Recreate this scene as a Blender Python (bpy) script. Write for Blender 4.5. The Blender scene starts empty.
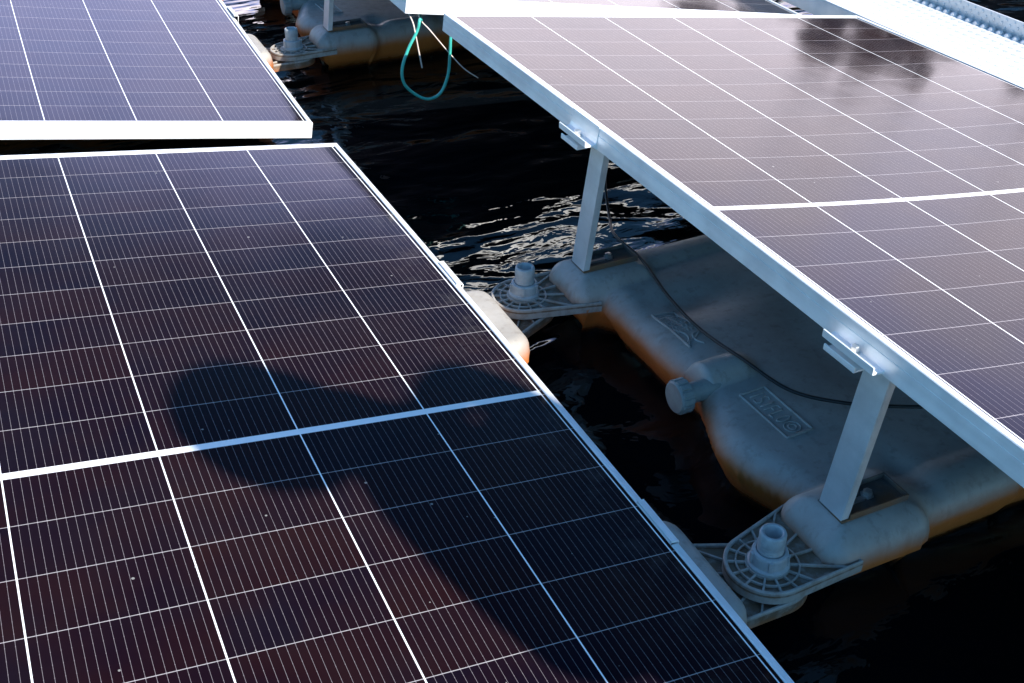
import bpy, bmesh, math, random
import numpy as np
from mathutils import Vector, Matrix

random.seed(7)
rng = np.random.default_rng(11)
S = bpy.context.scene
COL = S.collection
ZW = 1.14                      # camera height over the water (water level is z = 0)


# ---------------------------------------------------------------- helpers
def link(name, me, mat=None, parent=None, smooth=False):
    o = bpy.data.objects.new(name, me)
    COL.objects.link(o)
    if mat is not None:
        for m in (mat if isinstance(mat, (list, tuple)) else [mat]):
            me.materials.append(m)
    if parent is not None:
        o.parent = parent
    if smooth:
        me.polygons.foreach_set('use_smooth', [True] * len(me.polygons))
    return o


def from_bm(name, bm, mat, parent=None, smooth=False, bevel=0.0, recalc=True):
    if recalc:
        bmesh.ops.recalc_face_normals(bm, faces=bm.faces)
    me = bpy.data.meshes.new(name)
    bm.to_mesh(me)
    bm.free()
    o = link(name, me, mat, parent, smooth)
    if bevel:
        b = o.modifiers.new('edge', 'BEVEL')
        b.width = bevel
        b.segments = 2
        b.limit_method = 'ANGLE'
    return o


def tag(o, label, cat=None, group=None, kind=None):
    if label:
        o['label'] = label
    if cat:
        o['category'] = cat
    if group:
        o['group'] = group
    if kind:
        o['kind'] = kind
    return o


def thing(name, label, cat, loc=(0, 0, 0), group=None):
    o = bpy.data.objects.new(name, None)
    o.empty_display_size = 0.05
    COL.objects.link(o)
    o.location = loc
    return tag(o, label, cat, group)


def dup(root, loc, label):
    """copy of a thing with copies of its parts and sub-parts"""
    r = root.copy()
    COL.objects.link(r)
    r.location = loc
    r['label'] = label
    for ch in list(root.children):
        c = ch.copy()
        COL.objects.link(c)
        c.parent = r
        for g in list(ch.children):
            d = g.copy()
            COL.objects.link(d)
            d.parent = c
    return r


def box(bm, x0, x1, y0, y1, z0, z1, M=None):
    vs = [bm.verts.new((x, y, z)) for x in (x0, x1) for y in (y0, y1) for z in (z0, z1)]
    if M is not None:
        for v in vs:
            v.co = M @ v.co
    for f in ((0, 1, 3, 2), (4, 6, 7, 5), (0, 4, 5, 1), (2, 3, 7, 6), (0, 2, 6, 4), (1, 5, 7, 3)):
        bm.faces.new([vs[i] for i in f])


def lathe(bm, prof, n=32, c=(0, 0, 0), axis='Z', a0=0.0):
    """revolve (radius, height) pairs"""
    rings = []
    for r, h in prof:
        ring = []
        for k in range(n):
            a = a0 + 2 * math.pi * k / n
            x, y = r * math.cos(a), r * math.sin(a)
            p = (c[0] + x, c[1] + y, c[2] + h) if axis == 'Z' else (c[0] + h, c[1] + x, c[2] + y)
            ring.append(bm.verts.new(p))
        rings.append(ring)
    for a, b in zip(rings, rings[1:]):
        for k in range(n):
            bm.faces.new((a[k], a[(k + 1) % n], b[(k + 1) % n], b[k]))
    bm.faces.new(rings[0])
    bm.faces.new(list(reversed(rings[-1])))


def spline(pts, n=10):
    P = [Vector(p) for p in pts]
    P = [P[0] * 2 - P[1]] + P + [P[-1] * 2 - P[-2]]
    out = []
    for i in range(1, len(P) - 2):
        for k in range(n):
            t = k / n
            a, b, c, d = P[i - 1], P[i], P[i + 1], P[i + 2]
            out.append(0.5 * ((2 * b) + (c - a) * t + (2 * a - 5 * b + 4 * c - d) * t * t + (3 * b - a - 3 * c + d) * t ** 3))
    out.append(P[-2].copy())
    return out


def tube(bm, pts, r, n=8, r1=None):
    r1 = r if r1 is None else r1
    rings = []
    up = Vector((0.13, 0.21, 0.97))
    for i, p in enumerate(pts):
        t = (pts[min(i + 1, len(pts) - 1)] - pts[max(i - 1, 0)])
        t.normalize()
        s = t.cross(up)
        if s.length < 1e-3:
            s = t.cross(Vector((1, 0, 0)))
        s.normalize()
        u = s.cross(t)
        rr = r + (r1 - r) * i / max(1, len(pts) - 1)
        rings.append([bm.verts.new(p + (s * math.cos(2 * math.pi * k / n) + u * math.sin(2 * math.pi * k / n)) * rr) for k in range(n)])
    for a, b in zip(rings, rings[1:]):
        for k in range(n):
            bm.faces.new((a[k], a[(k + 1) % n], b[(k + 1) % n], b[k]))
    bm.faces.new(rings[0])
    bm.faces.new(list(reversed(rings[-1])))


# ---------------------------------------------------------------- node helpers
class NT:
    def __init__(self, name):
        self.m = bpy.data.materials.new(name)
        self.m.use_nodes = True
        self.t = self.m.node_tree
        self.b = self.t.nodes['Principled BSDF']

    def n(self, typ, **kw):
        nd = self.t.nodes.new(typ)
        for k, v in kw.items():
            if k in nd.inputs.keys() if isinstance(k, str) else False:
                nd.inputs[k].default_value = v
            else:
                setattr(nd, k, v)
        return nd

    def l(self, a, b):
        self.t.links.new(a, b)

    def math(self, op, a, b=None, c=None, clamp=False):
        nd = self.t.nodes.new('ShaderNodeMath')
        nd.operation = op
        nd.use_clamp = clamp
        for i, v in enumerate((a, b, c)):
            if v is None:
                continue
            if isinstance(v, (int, float)):
                nd.inputs[i].default_value = v
            else:
                self.l(v, nd.inputs[i])
        return nd.outputs[0]

    def mix(self, f, a, b):
        nd = self.t.nodes.new('ShaderNodeMix')
        nd.data_type = 'RGBA'
        for i, v in ((0, f), (6, a), (7, b)):
            if isinstance(v, (int, float)):
                nd.inputs[i].default_value = v
            elif isinstance(v, tuple):
                nd.inputs[i].default_value = (*v, 1)
            else:
                self.l(v, nd.inputs[i])
        return nd.outputs[2]

    def noise(self, vec, scale, detail=3, rough=0.5, dist=0.0):
        nd = self.t.nodes.new('ShaderNodeTexNoise')
        nd.inputs['Scale'].default_value = scale
        nd.inputs['Detail'].default_value = detail
        nd.inputs['Roughness'].default_value = rough
        nd.inputs['Distortion'].default_value = dist
        if vec is not None:
            self.l(vec, nd.inputs['Vector'])
        return nd

    def ramp(self, fac, *stops):
        nd = self.t.nodes.new('ShaderNodeMapRange')
        self.l(fac, nd.inputs[0])
        nd.inputs[1].default_value, nd.inputs[2].default_value, nd.inputs[3].default_value, nd.inputs[4].default_value = stops
        nd.interpolation_type = 'SMOOTHSTEP'
        return nd.outputs[0]

    def bump(self, h, strength, dist):
        nd = self.t.nodes.new('ShaderNodeBump')
        nd.inputs['Strength'].default_value = strength
        nd.inputs['Distance'].default_value = dist
        self.l(h, nd.inputs['Height'])
        self.l(nd.outputs[0], self.b.inputs['Normal'])
        return nd

    def set(self, **kw):
        for k, v in kw.items():
            k = k.replace('_', ' ')
            inp = self.b.inputs[k]
            if isinstance(v, (int, float)):
                inp.default_value = v
            elif isinstance(v, tuple):
                inp.default_value = (*v, 1) if len(v) == 3 else v
            else:
                self.l(v, inp)
        return self


def objco(m):
    return m.n('ShaderNodeTexCoord').outputs['Object']


def mat_metal(name, col, rough, metallic=0.5, streak=60.0, var=0.12):
    m = NT(name)
    co = objco(m)
    mp = m.n('ShaderNodeMapping')
    m.l(co, mp.inputs[0])
    mp.inputs['Scale'].default_value = (streak, 2.0, streak)
    ns = m.noise(mp.outputs[0], 1.0, 3)
    n2 = m.noise(co, 14.0, 5, 0.65)
    f = m.math('ADD', m.math('MULTIPLY', ns.outputs[0], 0.5), m.math('MULTIPLY', n2.outputs[0], 0.5))
    f = m.ramp(f, 0.3, 0.7, 0, 1)
    c = m.mix(f, tuple(x * (1 - var) for x in col), tuple(min(1, x * (1 + var)) for x in col))
    m.set(Base_Color=c, Metallic=metallic, Roughness=m.ramp(n2.outputs[0], 0.3, 0.7, rough - 0.07, rough + 0.1))
    m.bump(n2.outputs[0], 0.15, 0.0006)
    return m.m


def mat_plain(name, col, rough, var=0.15, scale=30.0, metallic=0.0, bump=0.2):
    m = NT(name)
    co = objco(m)
    n2 = m.noise(co, scale, 5, 0.6)
    c = m.mix(m.ramp(n2.outputs[0], 0.3, 0.7, 0, 1), tuple(x * (1 - var) for x in col), tuple(min(1, x * (1 + var)) for x in col))
    m.set(Base_Color=c, Roughness=rough, Metallic=metallic)
    if bump:
        m.bump(n2.outputs[0], bump, 0.001)
    return m.m


# ---------------------------------------------------------------- solar cell sheet
CU, CA, CG = 0.1835, 0.08960, 0.01205       # cell column pitch, half cell pitch, gap between the two halves


def mat_cells():
    m = NT('cells_under_glass')
    uv = m.n('ShaderNodeUVMap')
    uv.uv_map = 'sheet'
    sp = m.n('ShaderNodeSeparateXYZ')
    m.l(uv.outputs[0], sp.inputs[0])
    x, y = sp.outputs[0], sp.outputs[1]
    # columns
    cu = m.math('ADD', m.math('DIVIDE', x, CU), 3.0)
    fu = m.math('FRACT', cu)
    iu = m.math('FLOOR', cu)
    du = m.math('MULTIPLY', m.math('MINIMUM', fu, m.math('SUBTRACT', 1.0, fu)), CU)
    # rows
    ay = m.math('SUBTRACT', m.math('ABSOLUTE', y), CG / 2)
    av = m.math('DIVIDE', ay, CA)
    fv = m.math('FRACT', av)
    iv = m.math('FLOOR', av)
    dv = m.math('MULTIPLY', m.math('MINIMUM', fv, m.math('SUBTRACT', 1.0, fv)), CA)
    sgn = m.math('SIGN', y)
    # per cell random
    oi = m.n('ShaderNodeObjectInfo')
    cv = m.n('ShaderNodeCombineXYZ')
    m.l(iu, cv.inputs[0])
    m.l(m.math('MULTIPLY', m.math('ADD', iv, 1.0), sgn), cv.inputs[1])
    m.l(oi.outputs['Random'], cv.inputs[2])
    wn = m.n('ShaderNodeTexWhiteNoise')
    wn.noise_dimensions = '3D'
    m.l(cv.outputs[0], wn.inputs['Vector'])
    off = m.n('ShaderNodeVectorMath')
    off.operation = 'ADD'
    m.l(uv.outputs[0], off.inputs[0])
    m.l(wn.outputs['Color'], off.inputs[1])
    cl = m.noise(off.outputs[0], 7.0, 3, 0.6)
    f = m.math('ADD', m.math('MULTIPLY', wn.outputs['Value'], 0.55), m.math('MULTIPLY', m.ramp(cl.outputs[0], 0.3, 0.7, 0, 1), 0.55))
    cell = m.mix(m.math('MULTIPLY', f, 1.0, clamp=True), (0.0044, 0.0025, 0.0070), (0.0125, 0.0037, 0.0046))
    # busbars
    fb = m.math('FRACT', m.math('ADD', m.math('MULTIPLY', fu, 18.0), 0.5))
    db = m.math('MULTIPLY', m.math('ABSOLUTE', m.math('SUBTRACT', fb, 0.5)), CU / 18)
    pad = m.math('LESS_THAN', dv, 0.0022)
    seg = m.math('LESS_THAN', m.math('ABSOLUTE', m.math('SUBTRACT', m.math('FRACT', m.math('MULTIPLY', fv, 5.0)), 0.5)), 0.035)
    bw = m.math('ADD', 0.00023, m.math('MULTIPLY', m.math('MAXIMUM', pad, seg), 0.00016))
    bus = m.math('LESS_THAN', db, bw)
    away = m.math('GREATER_THAN', du, 0.004)
    bus = m.math('MULTIPLY', bus, away)
    c = m.mix(m.math('MULTIPLY', bus, 0.7), cell, (0.24, 0.21, 0.22))
    # half cell seams, a little uneven
    wob = m.noise(uv.outputs[0], 60.0, 2)
    seam = m.math('LESS_THAN', dv, m.math('ADD', 0.00034, m.math('MULTIPLY', wob.outputs[0], 0.00036)))
    c = m.mix(m.math('MULTIPLY', seam, 0.8), c, (0.42, 0.38, 0.38))
    # white back sheet between columns, in the middle and at the rim
    gap = m.math('LESS_THAN', du, 0.00098)
    gap = m.math('MAXIMUM', gap, m.math('LESS_THAN', ay, 0.0))
    gap = m.math('MULTIPLY', gap, m.math('LESS_THAN', m.math('ABSOLUTE', x), 3 * CU + 0.0012))
    gap = m.math('MAXIMUM', gap, m.math('GREATER_THAN', av, 11.0))
    c = m.mix(gap, c, (0.84, 0.84, 0.83))
    # dust specks and a thin film of dirt
    vo = m.n('ShaderNodeTexVoronoi')
    vo.inputs['Scale'].default_value = 30.0
    vo.inputs['Randomness'].default_value = 1.0
    m.l(off.outputs[0] if False else uv.outputs[0], vo.inputs['Vector'])
    sv = m.n('ShaderNodeSeparateColor')
    m.l(vo.outputs['Color'], sv.inputs[0])
    sz = m.math('MULTIPLY', m.math('POWER', sv.outputs[0], 3.5), 0.075)
    speck = m.math('LESS_THAN', vo.outputs['Distance'], m.math('SUBTRACT', sz, 0.006))
    c = m.mix(m.math('MULTIPLY', speck, 0.45), c, (0.45, 0.43, 0.40))
    edge = m.ramp(x, 0.40, 0.556, 0.0, 1.0)          # dirt washed down to the low edge
    smear = m.noise(uv.outputs[0], 22.0, 6, 0.7)
    c = m.mix(m.math('MULTIPLY', edge, m.ramp(smear.outputs[0], 0.45, 0.75, 0.0, 0.05)), c, (0.42, 0.38, 0.33))
    film = m.noise(uv.outputs[0], 3.0, 6, 0.65)
    fl = m.ramp(film.outputs[0], 0.35, 0.75, 0.0, 0.008)
    c = m.mix(fl, c, (0.42, 0.38, 0.34))
    m.set(Base_Color=c, Roughness=m.ramp(film.outputs[0], 0.3, 0.7, 0.06, 0.10), IOR=1.5, Specular_IOR_Level=0.105, Specular_Tint=(0.0, 0.0, 0.0))
    nb = m.noise(off.outputs[0], 5.0, 2)
    m.bump(nb.outputs[0], 0.10, 0.004)
    return m.m


# ---------------------------------------------------------------- materials
M = {}
M['cells'] = mat_cells()
M['alu'] = mat_metal('anodised_aluminium', (0.88, 0.88, 0.88), 0.42, 0.35)
M['galv'] = mat_metal('galvanised_steel', (0.66, 0.67, 0.68), 0.45, 0.45, 25.0, 0.18)
M['steel'] = mat_metal('bolt_steel', (0.60, 0.60, 0.58), 0.3, 0.8, 30.0)
M['backsheet'] = mat_plain('panel_back', (0.03, 0.03, 0.035), 0.5)
M['rubber'] = mat_plain('black_cable_rubber', (0.012, 0.012, 0.013), 0.4)
M['green'] = mat_plain('green_hose_plastic', (0.050, 0.400, 0.330), 0.35, 0.1)
M['pale'] = mat_plain('pale_wire_plastic', (0.62, 0.52, 0.45), 0.5, 0.1)
M['cap'] = mat_plain('grey_cap_plastic', (0.25, 0.27, 0.26), 0.45, 0.15, 40)
M['nut'] = mat_plain('light_grey_nut_plastic', (0.36, 0.38, 0.39), 0.45, 0.12, 60)


def mat_float(name, dirt, cavity=False, z1=0.098, z0=0.056):
    m = NT(name)
    g = m.n('ShaderNodeNewGeometry')
    sp = m.n('ShaderNodeSeparateXYZ')
    m.l(g.outputs['Position'], sp.inputs[0])
    n1 = m.noise(g.outputs['Position'], 9.0, 6, 0.62)
    n2 = m.noise(g.outputs['Position'], 55.0, 5, 0.6)
    base = m.mix(m.ramp(n1.outputs[0], 0.3, 0.7, 0, 1), (0.325, 0.305, 0.280), (0.405, 0.385, 0.355))
    brown = m.math('MULTIPLY', m.ramp(n2.outputs[0], 0.42, 0.72, 0, 1), dirt)
    base = m.mix(brown, base, (0.20, 0.135, 0.085))
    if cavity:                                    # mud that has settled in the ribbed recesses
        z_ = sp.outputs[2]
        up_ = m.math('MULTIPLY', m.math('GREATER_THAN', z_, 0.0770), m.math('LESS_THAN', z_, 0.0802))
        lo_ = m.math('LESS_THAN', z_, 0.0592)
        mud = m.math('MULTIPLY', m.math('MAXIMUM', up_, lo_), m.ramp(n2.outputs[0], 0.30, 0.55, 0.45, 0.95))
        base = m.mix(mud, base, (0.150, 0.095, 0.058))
    # scuffs, drips and pale scale spots
    n3 = m.noise(g.outputs['Position'], 160.0, 3, 0.7)
    base = m.mix(m.ramp(n3.outputs[0], 0.66, 0.74, 0, 0.35), base, (0.42, 0.41, 0.38))
    mpd = m.n('ShaderNodeMapping')
    m.l(g.outputs['Position'], mpd.inputs[0])
    mpd.inputs['Scale'].default_value = (70, 70, 5)
    n4 = m.noise(mpd.outputs[0], 1.0, 4, 0.6)
    base = m.mix(m.ramp(n4.outputs[0], 0.52, 0.70, 0, 0.28), base, (0.12, 0.10, 0.08))
    zz = m.math('ADD', sp.outputs[2], m.math('MULTIPLY', m.math('SUBTRACT', n1.outputs[0], 0.5), 0.030))
    t1 = m.ramp(zz, z1, z0, 0, 1)          # tide stain: amber, then dark brown at the waterline
    base = m.mix(m.math('MULTIPLY', t1, 0.93), base, (0.50, 0.135, 0.010))
    t2 = m.ramp(zz, 0.034, 0.004, 0, 1)
    base = m.mix(t2, base, (0.030, 0.010, 0.004))
    wet = m.ramp(zz, 0.030, 0.012, 0, 1)
    rgh = m.math('SUBTRACT', m.ramp(n2.outputs[0], 0.3, 0.7, 0.42, 0.58), m.math('MULTIPLY', wet, 0.32))
    m.set(Base_Color=base, Roughness=rgh)
    m.bump(n2.outputs[0], 0.12, 0.0015)
    return m.m


M['float'] = mat_float('grey_float_plastic', 0.12)
M['lug'] = mat_float('grey_lug_plastic_dirty', 0.6, True, 0.058, 0.030)


def mat_tread():
    m = NT('perforated_tread')
    co = objco(m)
    sp = m.n('ShaderNodeSeparateXYZ')
    m.l(co, sp.inputs[0])
    a = m.math('FRACT', m.math('DIVIDE', sp.outputs[1], 0.026))
    row = m.math('FLOOR', m.math('DIVIDE', sp.outputs[0], 0.03))
    a2 = m.math('FRACT', m.math('ADD', m.math('DIVIDE', sp.outputs[1], 0.026), m.math('MULTIPLY', row, 0.5)))
    b = m.math('FRACT', m.math('DIVIDE', sp.outputs[0], 0.03))
    dx = m.math('DIVIDE', m.math('SUBTRACT', b, 0.5), 0.18)
    dy = m.math('DIVIDE', m.math('SUBTRACT', a2, 0.5), 0.30)
    d = m.math('ADD', m.math('MULTIPLY', dx, dx), m.math('MULTIPLY', dy, dy))
    hole = m.math('LESS_THAN', d, 0.45)
    rim = m.ramp(d, 2.2, 0.45, 0.0, 1.0)
    ns = m.noise(co, 20.0, 4)
    c = m.mix(m.ramp(ns.outputs[0], 0.3, 0.7, 0, 1), (0.70, 0.71, 0.72), (0.80, 0.80, 0.80))
    c = m.mix(m.math('MULTIPLY', hole, 0.5), c, (0.30, 0.30, 0.30))
    m.set(Base_Color=c, Metallic=0.25, Roughness=0.45)
    m.bump(rim, 0.6, 0.003)
    return m.m


M['tread'] = mat_tread()

# ---------------------------------------------------------------- camera
cam_d = bpy.data.cameras.new('camera')
cam = bpy.data.objects.new('camera', cam_d)
COL.objects.link(cam)
Rt, Dn, Fw = Vector((0.90521, -0.23356, 0.35504)), Vector((-0.42496, -0.50518, 0.75114)), Vector((0.00393, -0.83081, -0.55654))
# rows above are world axes seen from the camera; columns below are camera axes in the world
right = Vector((Rt[0], Dn[0], Fw[0]))
down = Vector((Rt[1], Dn[1], Fw[1]))
fwd = Vector((Rt[2], Dn[2], Fw[2]))
mw = Matrix.Identity(4)
for i in range(3):
    mw[i][0], mw[i][1], mw[i][2] = right[i], -down[i], -fwd[i]
mw[2][3] = ZW
cam.matrix_world = mw
cam_d.sensor_width = 36.0
cam_d.lens = 1123.57 / 1024 * 36
cam_d.clip_start = 0.02
cam_d.clip_end = 2000
S.camera = cam

# ---------------------------------------------------------------- light
SUN = Vector((0.52, -1.2, 1.0)).normalized()
el = math.asin(SUN.z)
az = math.atan2(SUN.x, SUN.y)
sd = bpy.data.lights.new('sun', 'SUN')
sd.energy = 5.0
sd.angle = math.radians(0.55)
sd.color = (1.0, 0.95, 0.88)
so = bpy.data.objects.new('sun', sd)
COL.objects.link(so)
so.rotation_mode = 'QUATERNION'
so.rotation_quaternion = (-SUN).to_track_quat('-Z', 'Y')
so.location = SUN * 20

w = bpy.data.worlds.new('World')
S.world = w
w.use_nodes = True
wt = w.node_tree
sky = wt.nodes.new('ShaderNodeTexSky')
sky.sky_type = 'NISHITA'
sky.sun_disc = False
sky.sun_elevation = el
sky.sun_rotation = az
sky.air_density = 1.1
sky.dust_density = 0.25
sky.ozone_density = 4.0
bg = wt.nodes['Background']
bg.inputs['Strength'].default_value = 0.085
# a bright cloud bank low in front, broken at its upper edge
tc = wt.nodes.new('ShaderNodeTexCoord')
sp = wt.nodes.new('ShaderNodeSeparateXYZ')
wt.links.new(tc.outputs['Generated'], sp.inputs[0])
cn = wt.nodes.new('ShaderNodeTexNoise')
cn.inputs['Scale'].default_value = 5.0
cn.inputs['Detail'].default_value = 6.0
cn.inputs['Roughness'].default_value = 0.55
cmap = wt.nodes.new('ShaderNodeMapping')
cmap.inputs['Scale'].default_value = (1, 1, 2.6)
wt.links.new(tc.outputs['Generated'], cmap.inputs[0])
wt.links.new(cmap.outputs[0], cn.inputs['Vector'])


def wmath(op, a, b=None, c=None):
    nd = wt.nodes.new('ShaderNodeMath')
    nd.operation = op
    for i, v in enumerate((a, b, c)):
        if v is None:
            continue
        if isinstance(v, (int, float)):
            nd.inputs[i].default_value = v
        else:
            wt.links.new(v, nd.inputs[i])
    return nd.outputs[0]


def wrange(v, a, b, c, d):
    nd = wt.nodes.new('ShaderNodeMapRange')
    nd.interpolation_type = 'SMOOTHSTEP'
    wt.links.new(v, nd.inputs[0])
    for i, q in enumerate((a, b, c, d)):
        nd.inputs[i + 1].default_value = q
    return nd.outputs[0]


elev = wmath('ADD', sp.outputs[2], wmath('MULTIPLY', wmath('SUBTRACT', cn.outputs[0], 0.5), 0.22))
low = wrange(elev, 0.46, 0.15, 0.0, 1.0)
ahead = wrange(wmath('ADD', wmath('MULTIPLY', sp.outputs[0], 0.62), wmath('MULTIPLY', sp.outputs[1], 0.78)), 0.35, 0.85, 0.0, 1.0)
cm = wmath('MULTIPLY', low, ahead)
mixc = wt.nodes.new('ShaderNodeMix')
mixc.data_type = 'RGBA'
wt.links.new(cm, mixc.inputs[0])
tint = wt.nodes.new('ShaderNodeMix')
tint.data_type = 'RGBA'
tint.blend_type = 'MULTIPLY'
tint.inputs[0].default_value = 1.0
wt.links.new(sky.outputs[0], tint.inputs[6])
tint.inputs[7].default_value = (0.62, 1.10, 1.28, 1)
wt.links.new(tint.outputs[2], mixc.inputs[6])
cc = wt.nodes.new('ShaderNodeMix')
cc.data_type = 'RGBA'
wt.links.new(wrange(elev, 0.20, 0.34, 0.0, 1.0), cc.inputs[0])
cc.inputs[6].default_value = (23.5, 21.3, 23.8, 1)
cc.inputs[7].default_value = (25.0, 26.5, 49.0, 1)
wt.links.new(cc.outputs[2], mixc.inputs[7])
wt.links.new(mixc.outputs[2], bg.inputs[0])

S.view_settings.view_transform = 'Standard'
S.view_settings.look = 'None'
S.view_settings.exposure = 0.95
S.view_settings.gamma = 1.0
S.cycles.max_bounces = 8
S.cycles.use_denoising = True

# ---------------------------------------------------------------- water
m = NT('dark_water')
g = m.n('ShaderNodeNewGeometry')
mp = m.n('ShaderNodeMapping')
m.l(g.outputs['Position'], mp.inputs[0])
mp.inputs['Rotation'].default_value = (0, 0, math.radians(25))
mp.inputs['Scale'].default_value = (1.0, 1.7, 1.0)
n1 = m.noise(mp.outputs[0], 3.4, 2, 0.45, 0.5)
n2 = m.noise(mp.outputs[0], 11.0, 3, 0.5, 0.6)
h = m.math('ADD', n1.outputs[0], m.math('MULTIPLY', n2.outputs[0], 0.10))
m.set(Base_Color=(0.0012, 0.0022, 0.0035), Roughness=0.015, IOR=1.333)
m.bump(h, 1.0, 0.030)
M['water'] = m.m
bm = bmesh.new()
vs = [bm.verts.new(p) for p in ((-900, -900, 0), (900, -900, 0), (900, 900, 0), (-900, 900, 0))]
bm.faces.new(vs)
tag(from_bm('water', bm, M['water']), 'dark rippled water between the floats', kind='structure')


# ---------------------------------------------------------------- solar panels
HX, HY, TH = 0.567, 1.008, 0.035


def build_panel(label, u, y, n, c, sag, bow):
    u, y, n = Vector(u), Vector(y), Vector(n)
    root = thing('solar_panel', label, 'solar panel', group='solar panels on the floats')
    mt = Matrix.Identity(4)
    for i in range(3):
        mt[i][0], mt[i][1], mt[i][2] = u[i], y[i], n[i]
        mt[i][3] = c[i]
    mt[2][3] += ZW
    root.matrix_world = mt

    def dz(px, py):
        a, b = min(1, abs(px) / 0.551), min(1, abs(py) / 1.01)
        return -sag * (1 - a * a) * (1 - b * b) - bow * (py / 1.01) ** 2
    # glass with the cells
    bm = bmesh.new()
    uvl = bm.loops.layers.uv.new('sheet')
    nx, ny = 20, 32
    gx = [-(HX - 0.0105) + 2 * (HX - 0.0105) * i / nx for i in range(nx + 1)]
    gy = [-(HY - 0.0105) + 2 * (HY - 0.0105) * j / ny for j in range(ny + 1)]
    vv = [[bm.verts.new((px, py, dz(px, py))) for py in gy] for px in gx]
    for i in range(nx):
        for j in range(ny):
            f = bm.faces.new((vv[i][j], vv[i + 1][j], vv[i + 1][j + 1], vv[i][j + 1]))
            for lp in f.loops:
                lp[uvl].uv = (lp.vert.co.x, lp.vert.co.y)
    from_bm('cell_sheet', bm, M['cells'], root, True, recalc=False)
    bm = bmesh.new()
    vv = [[bm.verts.new((px, py, dz(px, py) - 0.005)) for py in gy] for px in gx]
    for i in range(nx):
        for j in range(ny):
            bm.faces.new((vv[i][j], vv[i][j + 1], vv[i + 1][j + 1], vv[i + 1][j]))
    from_bm('back_sheet', bm, M['backsheet'], root, True, recalc=False)
    # mitred frame
    prof = [(0.0, -0.035), (0.0, -0.0125), (0.0009, -0.0120), (0.0009, -0.0112), (0.0, -0.0107), (0.0, 0.0010), (0.0012, 0.0022), (0.0098, 0.0022),
            (0.0108, 0.0012), (0.0108, -0.0065), (0.0015, -0.0065), (0.0015, -0.0335), (0.028, -0.0335), (0.028, -0.035)]
    bm = bmesh.new()
    ring = []
    K = 16
    for (sx, sy, ex, ey) in ((-1, -1, 1, -1), (1, -1, 1, 1), (1, 1, -1, 1), (-1, 1, -1, -1)):
        for k in range(K):
            t = k / K
            ring.append((sx + (ex - sx) * t, sy + (ey - sy) * t))
    rows = []
    for (fx, fy) in ring:
        row = []
        for (ins, pz) in prof:
            px = fx * (HX - ins) if abs(fx) == 1 else fx * HX
            py = fy * (HY - ins) if abs(fy) == 1 else fy * HY
            if abs(fx) != 1:
                px = fx * (HX - ins)
            if abs(fy) != 1:
                py = fy * (HY - ins)
            row.append(bm.verts.new((px, py, pz + dz(px, py))))
        rows.append(row)
    L, P = len(rows), len(prof)
    for i in range(L):
        a, b = rows[i], rows[(i + 1) % L]
        for k in range(P):
            bm.faces.new((a[k], b[k], b[(k + 1) % P], a[(k + 1) % P]))
    from_bm('frame', bm, M['alu'], root)
    # junction boxes and leads on the back
    for px in (-0.3, 0.0, 0.3):
        bm = bmesh.new()
        box(bm, px - 0.03, px + 0.03, -0.04, 0.04, -0.026, -0.0055 + dz(px, 0))
        from_bm('junction_box', bm, M['rubber'], root, bevel=0.002)
    return root


panel_fl = build_panel('front left solar panel, with a person\'s shadow falling across its cells',
                       (0.98932, 0.00682, -0.14557), (-0.0065, 0.99998, 0.00267), (0.14558, -0.0017, 0.98934),
                       (0.06762, 1.19428, -0.91175), 0.005, 0.0085)
panel_r = build_panel('right hand solar panel on two grey legs, hazy sky reflected in its far half',
                      (0.99112, -0.00682, -0.13277), (0.00652, 0.99998, -0.00268), (0.13278, 0.00179, 0.99114),
                      (1.43266, 1.18759, -0.81537), 0.0134, 0.0063)
panel_bl = build_panel('back left solar panel, bluish cells, white front edge above the black gap',
                       (0.98532, -0.00694, -0.17058), (0.01266, 0.99939, 0.03243), (0.17025, -0.03411, 0.98481),
                       (0.06814, 3.38306, -0.89507), 0.0094, -0.0083)
panel_br = dup(panel_r, panel_r.location + Vector((-0.006, 2.189, -0.016)),
               'back right solar panel, only its bright front edge and last cell row in view')
pv = panel_br.matrix_basis @ Vector((-HX, 0, 0))
panel_br.matrix_basis = Matrix.Translation(pv) @ Matrix.Rotation(math.radians(1.9), 4, 'Y') @ Matrix.Translation(-pv) @ panel_br.matrix_basis


# ---------------------------------------------------------------- floats
FX, FY = 0.86, 1.185           # world place of the right float's local origin (left wall, middle)


def sd_box(x, y, x0, x1, y0, y1, r):
    cx, cy, hx, hy = (x0 + x1) / 2, (y0 + y1) / 2, (x1 - x0) / 2 - r, (y1 - y0) / 2 - r
    qx, qy = np.abs(x - cx) - hx, np.abs(y - cy) - hy
    return -(np.hypot(np.maximum(qx, 0), np.maximum(qy, 0)) + np.minimum(np.maximum(qx, qy), 0) - r)


def shoulder(d, top, r, slope=7.0):
    dd = np.clip(d, 0, r)
    h = top - r + np.sqrt(np.maximum(r * r - (r - dd) ** 2, 0))
    return np.where(d < 0, top - r + slope * d, np.where(d > r, top, h))


def smax(a, b, k=0.012):
    hh = np.clip(0.5 + 0.5 * (a - b) / k, 0, 1)
    return b + (a - b) * hh + k * hh * (1 - hh)


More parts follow.
